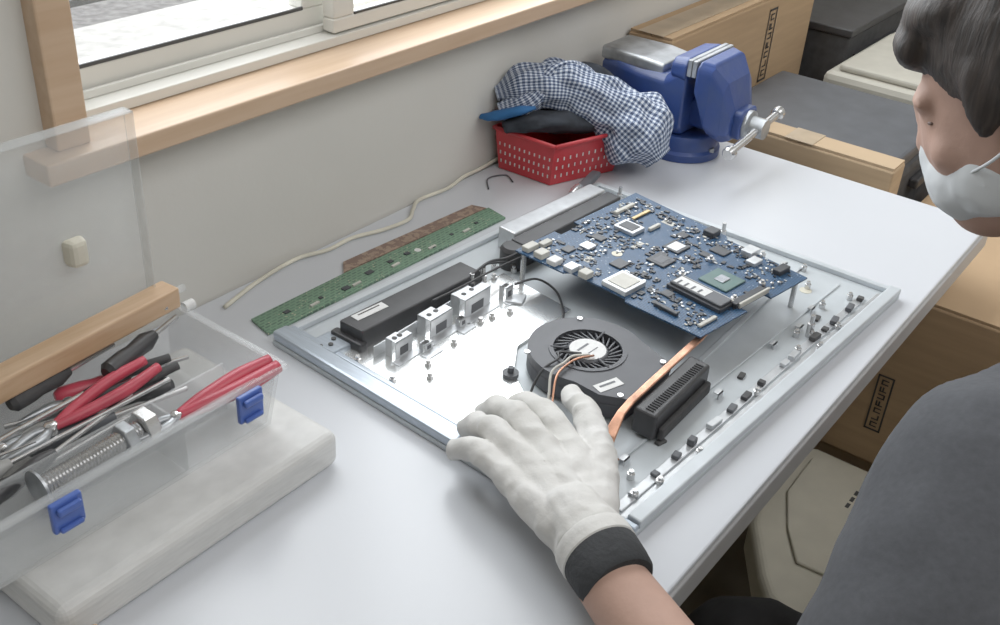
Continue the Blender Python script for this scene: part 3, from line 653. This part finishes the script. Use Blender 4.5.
glyph_mark(c3,(1.2995,.280,-.305),(0,-.023,0),(0,0,.092),(-1,0,0))
c4=carton(1.31,1.74,-.14,.34,-.70,-.366,"lower cardboard box carrying another box",M['card2'])
c5=carton(1.78,2.2,-.10,.30,-.70,-.06,"orange-brown cardboard box on the floor beyond the table",M['card3'])
e=empty("equipment_case",(1.68,.5,-.7),"dark grey plastic equipment case standing past the table","equipment case")
box("case_body",1.505,1.80,.385,.70,-.7,-.031,M['blackm'],e,bevel=.01); box("case_lid",1.51,1.795,.39,.695,-.0305,-.008,M['dgrey'],e,bevel=.006); box("handle",1.60,1.70,.370,.3845,-.07,-.055,M['black'],e,bevel=.003)
e=empty("printer",(2.0,.5,-.7),"old grey-beige printer standing beyond the cases","printer")
box("printer_body",1.82,2.16,.36,.63,-.7,.0,M['beige2'],e,bevel=.012); box("paper_slot",1.88,2.10,.3585,.3598,-.10,-.06,M['gasket'],e); box("top_cover",1.84,2.14,.40,.61,.0003,.012,M['beige2'],e,bevel=.004)
e=empty("low_cabinet",(2.4,.7,-.7),"long black low cabinet along the wall","cabinet")
box("cabinet_body",1.98,3.2,.65,.798,-.7,.02,M['blackm'],e,bevel=.004); box("cabinet_top",1.975,3.2,.645,.799,.0203,.034,M['black'],e,bevel=.002); box("door",2.02,2.5,.644,.6495,-.66,-.02,M['black'],e); box("door",2.52,3.0,.644,.6495,-.66,-.02,M['black'],e)
e=empty("computer_tower",(1.15,.25,-.7),"old beige plastic computer unit with rounded lid and dark ports","computer")
prism("tower_lid",[(.955,.235),(.968,.262),(.995,.284),(1.076,.336),(1.17,.366),(1.22,.372),(1.27,.360),(1.288,.33),(1.288,.13),(1.27,.112),(.985,.112),(.96,.13)],-.42,-.36,M['beige'],e,bevel=.016,seg=5)
prism("tower_panel",[(1.04,.255),(1.09,.290),(1.16,.322),(1.25,.325),(1.265,.30),(1.265,.15),(1.05,.15)],-.3602,-.355,M['beige'],e,bevel=.004,seg=3)
prism("tower_body",[(1.02,.25),(1.08,.31),(1.26,.32),(1.26,.14),(1.02,.14)],-.70,-.4205,M['edge'],e,bevel=.01,seg=3)
for i in range(4): box("port",1.165+i*.014,1.173+i*.014,.228,.236,-.3555,-.3542,M['gasket'],e)
for i in range(3): box("port",1.180+i*.016,1.190+i*.016,.243,.248,-.3555,-.3542,M['gasket'],e)
# ------------------------------------------------------------ person
SH=V((.650,.045,.140)); EL=V((.425,.045,.0)); WR=V((.510,.258,.040)); RS=V((1.06,-.03,.13)); RE=V((1.14,-.12,-.12)); RW=V((1.10,-.02,-.14))
NK=V((.87,-.04,.165)); HC=V((.868,.132,.340))
fd=V((-.02,.86,-.46)).normalized(); up=V((0,.25,1)); rt=fd.cross(up).normalized(); up=rt.cross(fd).normalized()
HM=Matrix((rt,fd,up)).transposed()
HS=1.05
def hp(x,y,z): return HC+HM@V((x*HS,y*HS,z*HS))
def he(x,y,z,r): return ell(hp(x,y,z),tuple(k*HS for k in r),HM)
PEL=V((.90,-.32,-.22)); LH=V((.81,-.30,-.23)); RH=V((.99,-.30,-.23)); LK=V((.700,.190,-.195)); RK=V((1.15,.0,-.20)); LF=V((.72,.10,-.63)); RF=V((1.16,-.06,-.63))
body=[he(0,-.012,.03,(.070,.088,.076)),he(0,.018,-.02,(.058,.070,.083)),he(0,.046,-.068,(.036,.036,.034)),he(0,.082,-.020,(.010,.014,.016)),he(0,.083,.003,(.008,.008,.024)),he(0,.071,.018,(.046,.012,.012)),
 he(.070,-.010,-.008,(.007,.017,.028)),he(-.070,-.010,-.008,(.007,.017,.028)),he(0,.078,-.055,(.018,.009,.008)),he(.034,.056,-.022,(.019,.018,.018)),he(-.034,.056,-.022,(.019,.018,.018)),
 cap(hp(0,-.03,-.06),.052,NK,.055)]
body+=chain([NK,V((.87,-.14,.02)),PEL],[.09,.12,.12])
body+=[cap(SH+V((.03,0,0)),.048,NK,.055),cap(RS,.048,NK,.055)]
body+=chain([SH,EL,WR],[.048,.038,.0255])+chain([RS,RE,RW],[.048,.038,.026])
body+=chain([LH,LK,LF],[.075,.050,.035])+chain([RH,RK,RF],[.075,.050,.035])+[cap(PEL,.12,LH,.08),cap(PEL,.12,RH,.08)]
body+=[cap(LF+V((0,0,-.03)),.032,LF+V((-.02,.12,-.035)),.028),cap(RF+V((0,0,-.03)),.032,RF+V((.02,.10,-.035)),.028)]
for i,(dx) in enumerate((-.03,-.01,.01,.03)):
    k=RW+V((-.02+dx,.07,.0)); body+=chain([RW,k,k+V((-.006,.035,-.006)),k+V((-.008,.058,-.018))],[.018,.010,.0085,.007])
body+=chain([RW,RW+V((-.05,.03,-.01)),RW+V((-.065,.065,-.015))],[.016,.011,.009])
per=blob("person",body,M['skin'],None,voxel=.005,smooth=5)
tag(per,"person in charcoal t-shirt, mask and white glove reaching over table","person")
sh=chain([NK+V((0,-.03,-.04)),V((.87,-.14,.0)),PEL],[.10,.140,.150])
sh+=[cap(SH,.076,NK+V((0,-.01,-.035)),.088),cap(RS,.076,NK+V((0,-.01,-.035)),.088)]
E2=SH.lerp(EL,.80); R2=RS.lerp(RE,.6)
sh+=[cap(SH,.077,E2,.066),cap(RS,.075,R2,.064)]
blob("t_shirt",sh,M['shirt'],per,voxel=.006,smooth=6,disp=.0040,dscale=12,seed=4)
pa=chain([LH,LK],[.088,.066])+chain([RH,RK],[.088,.064])+[cap(LK,.066,LF,.050),cap(RK,.064,RF,.050),cap(PEL,.135,LH,.09),cap(PEL,.135,RH,.09)]
blob("trousers",pa,M['pants'],per,voxel=.008,smooth=4,disp=.007,dscale=14)
hr=[he(0,-.022,.042,(.079,.095,.078)),he(0,-.055,.0,(.072,.060,.075)),he(0,.032,.078,(.062,.046,.026)),he(.062,-.020,.030,(.018,.044,.046)),he(-.062,-.020,.030,(.018,.044,.046)),he(0,-.07,-.045,(.05,.035,.035)),he(.066,.022,.018,(.009,.012,.030)),he(-.066,.022,.018,(.009,.012,.030)),he(0,.070,.058,(.048,.018,.022))]
blob("hair",hr,M['hair'],per,voxel=.004,smooth=8,disp=.0008,dscale=90,seed=2)
mk=[he(0,.052,-.050,(.046,.040,.038)),he(0,.074,-.034,(.022,.020,.028)),he(.036,.034,-.046,(.021,.031,.030)),he(-.036,.034,-.046,(.021,.031,.030))]
blob("face_mask",mk,M['mask'],per,voxel=.004,smooth=10,disp=.0012,dscale=50)
for sx in (1,-1):
    vs,fs=ell(hp(sx*.031,.0665,.002),(.009,.005,.0022),HM,12); finish("eye",me_from(vs,fs),M['eye'],per,smooth=True)
    tube("mask_strap",[hp(sx*.050,.048,-.038),hp(sx*.066,.022,-.026),hp(sx*.077,-.006,-.008)],.0013,M['mask'],per,6)
F=[([(.600,.345,.046),(.624,.388,.048),(.637,.417,.037),(.641,.431,.025)],[.0125,.0105,.0097,.0085]),
   ([(.581,.359,.050),(.601,.403,.053),(.611,.430,.040),(.616,.445,.026)],[.0125,.0107,.0099,.0087]),
   ([(.562,.369,.048),(.574,.406,.051),(.582,.429,.040),(.587,.443,.026)],[.0122,.0102,.0095,.0084]),
   ([(.545,.376,.042),(.549,.402,.046),(.553,.419,.037),(.556,.431,.027)],[.0112,.0096,.0089,.0079])]
gp=[]
wr=[(.545,.290,.045),(.538,.294,.047),(.530,.298,.046),(.524,.301,.043)]
for (pp,rs),w in zip(F,wr):
    gp+=chain([V(w)]+[V(p) for p in pp],[.0175]+rs)
gp+=chain([V((.550,.290,.042)),V((.602,.318,.043)),V((.650,.360,.042)),V((.681,.397,.031))],[.0185,.0148,.0120,.0097])
gp+=[cap(V((.570,.323,.044)),.016,V((.593,.334,.045)),.0145)]
gp+=chain([V((.536,.300,.046)),V((.524,.275,.0435)),V((.5165,.262,.0425))],[.0245,.0285,.0275])
gl=blob("glove",gp,M['glove'],per,voxel=.0018,smooth=3,disp=.0019,dscale=42,seed=1)
gl["label"]="white cotton work glove"
d=(V((.510,.250,.042))-V((.535,.297,.046))).normalized()
P0=V((.535,.297,.046))
lathe("glove_cuff",P0+d*.024,d,[(0,.0285),(.002,.0300),(.008,.0305),(.015,.0305),(.017,.0285)],M['glove'],per,40)
lathe("wrist_band",P0+d*.038,d,[(0,.0290),(.004,.0300),(.018,.0295),(.028,.0285),(.031,.0265)],M['cuff'],per,40)
# ------------------------------------------------------------ lights / world
w=bpy.data.worlds.new("World"); S.world=w; w.use_nodes=True
bg=w.node_tree.nodes["Background"]; bg.inputs[0].default_value=(.93,.96,1,1); bg.inputs[1].default_value=1.35
def area(name,loc,rot,sx,sy,e,c):
    l=bpy.data.lights.new(name,'AREA'); l.shape='RECTANGLE'; l.size=sx; l.size_y=sy; l.energy=e; l.color=c
    o=bpy.data.objects.new(name,l); o.location=loc; o.rotation_euler=rot; COL.objects.link(o); return o
area("window_light",(1.40,1.15,.85),(math.radians(-70),0,0),1.9,1.1,34,(.93,.97,1))
area("ceiling_light",(.6,-.9,1.66),(0,0,0),2.2,1.4,25,(.98,.98,.99))
area("ceiling_light",(2.6,-.9,1.66),(0,0,0),1.8,1.4,16,(.98,.98,.99))
# ------------------------------------------------------------ camera
cam=bpy.data.cameras.new("camera"); co=bpy.data.objects.new("camera",cam); COL.objects.link(co)
cxv=V((.6062,-.7932,.0576)); cyv=V((.3894,.3592,.8482)); czv=V((-.6935,-.4918,.5266))
zz=czv.normalized(); xx=(cxv-zz*cxv.dot(zz)).normalized(); yy=zz.cross(xx)
mw=Matrix((xx,yy,zz)).transposed().to_4x4(); mw.translation=V((0,0,.6)); co.matrix_world=mw
cam.sensor_width=36; cam.lens=38.6; cam.clip_start=.02
S.camera=co
S.view_settings.view_transform='Standard'; S.view_settings.look='None'; S.view_settings.exposure=0; S.view_settings.gamma=1.13
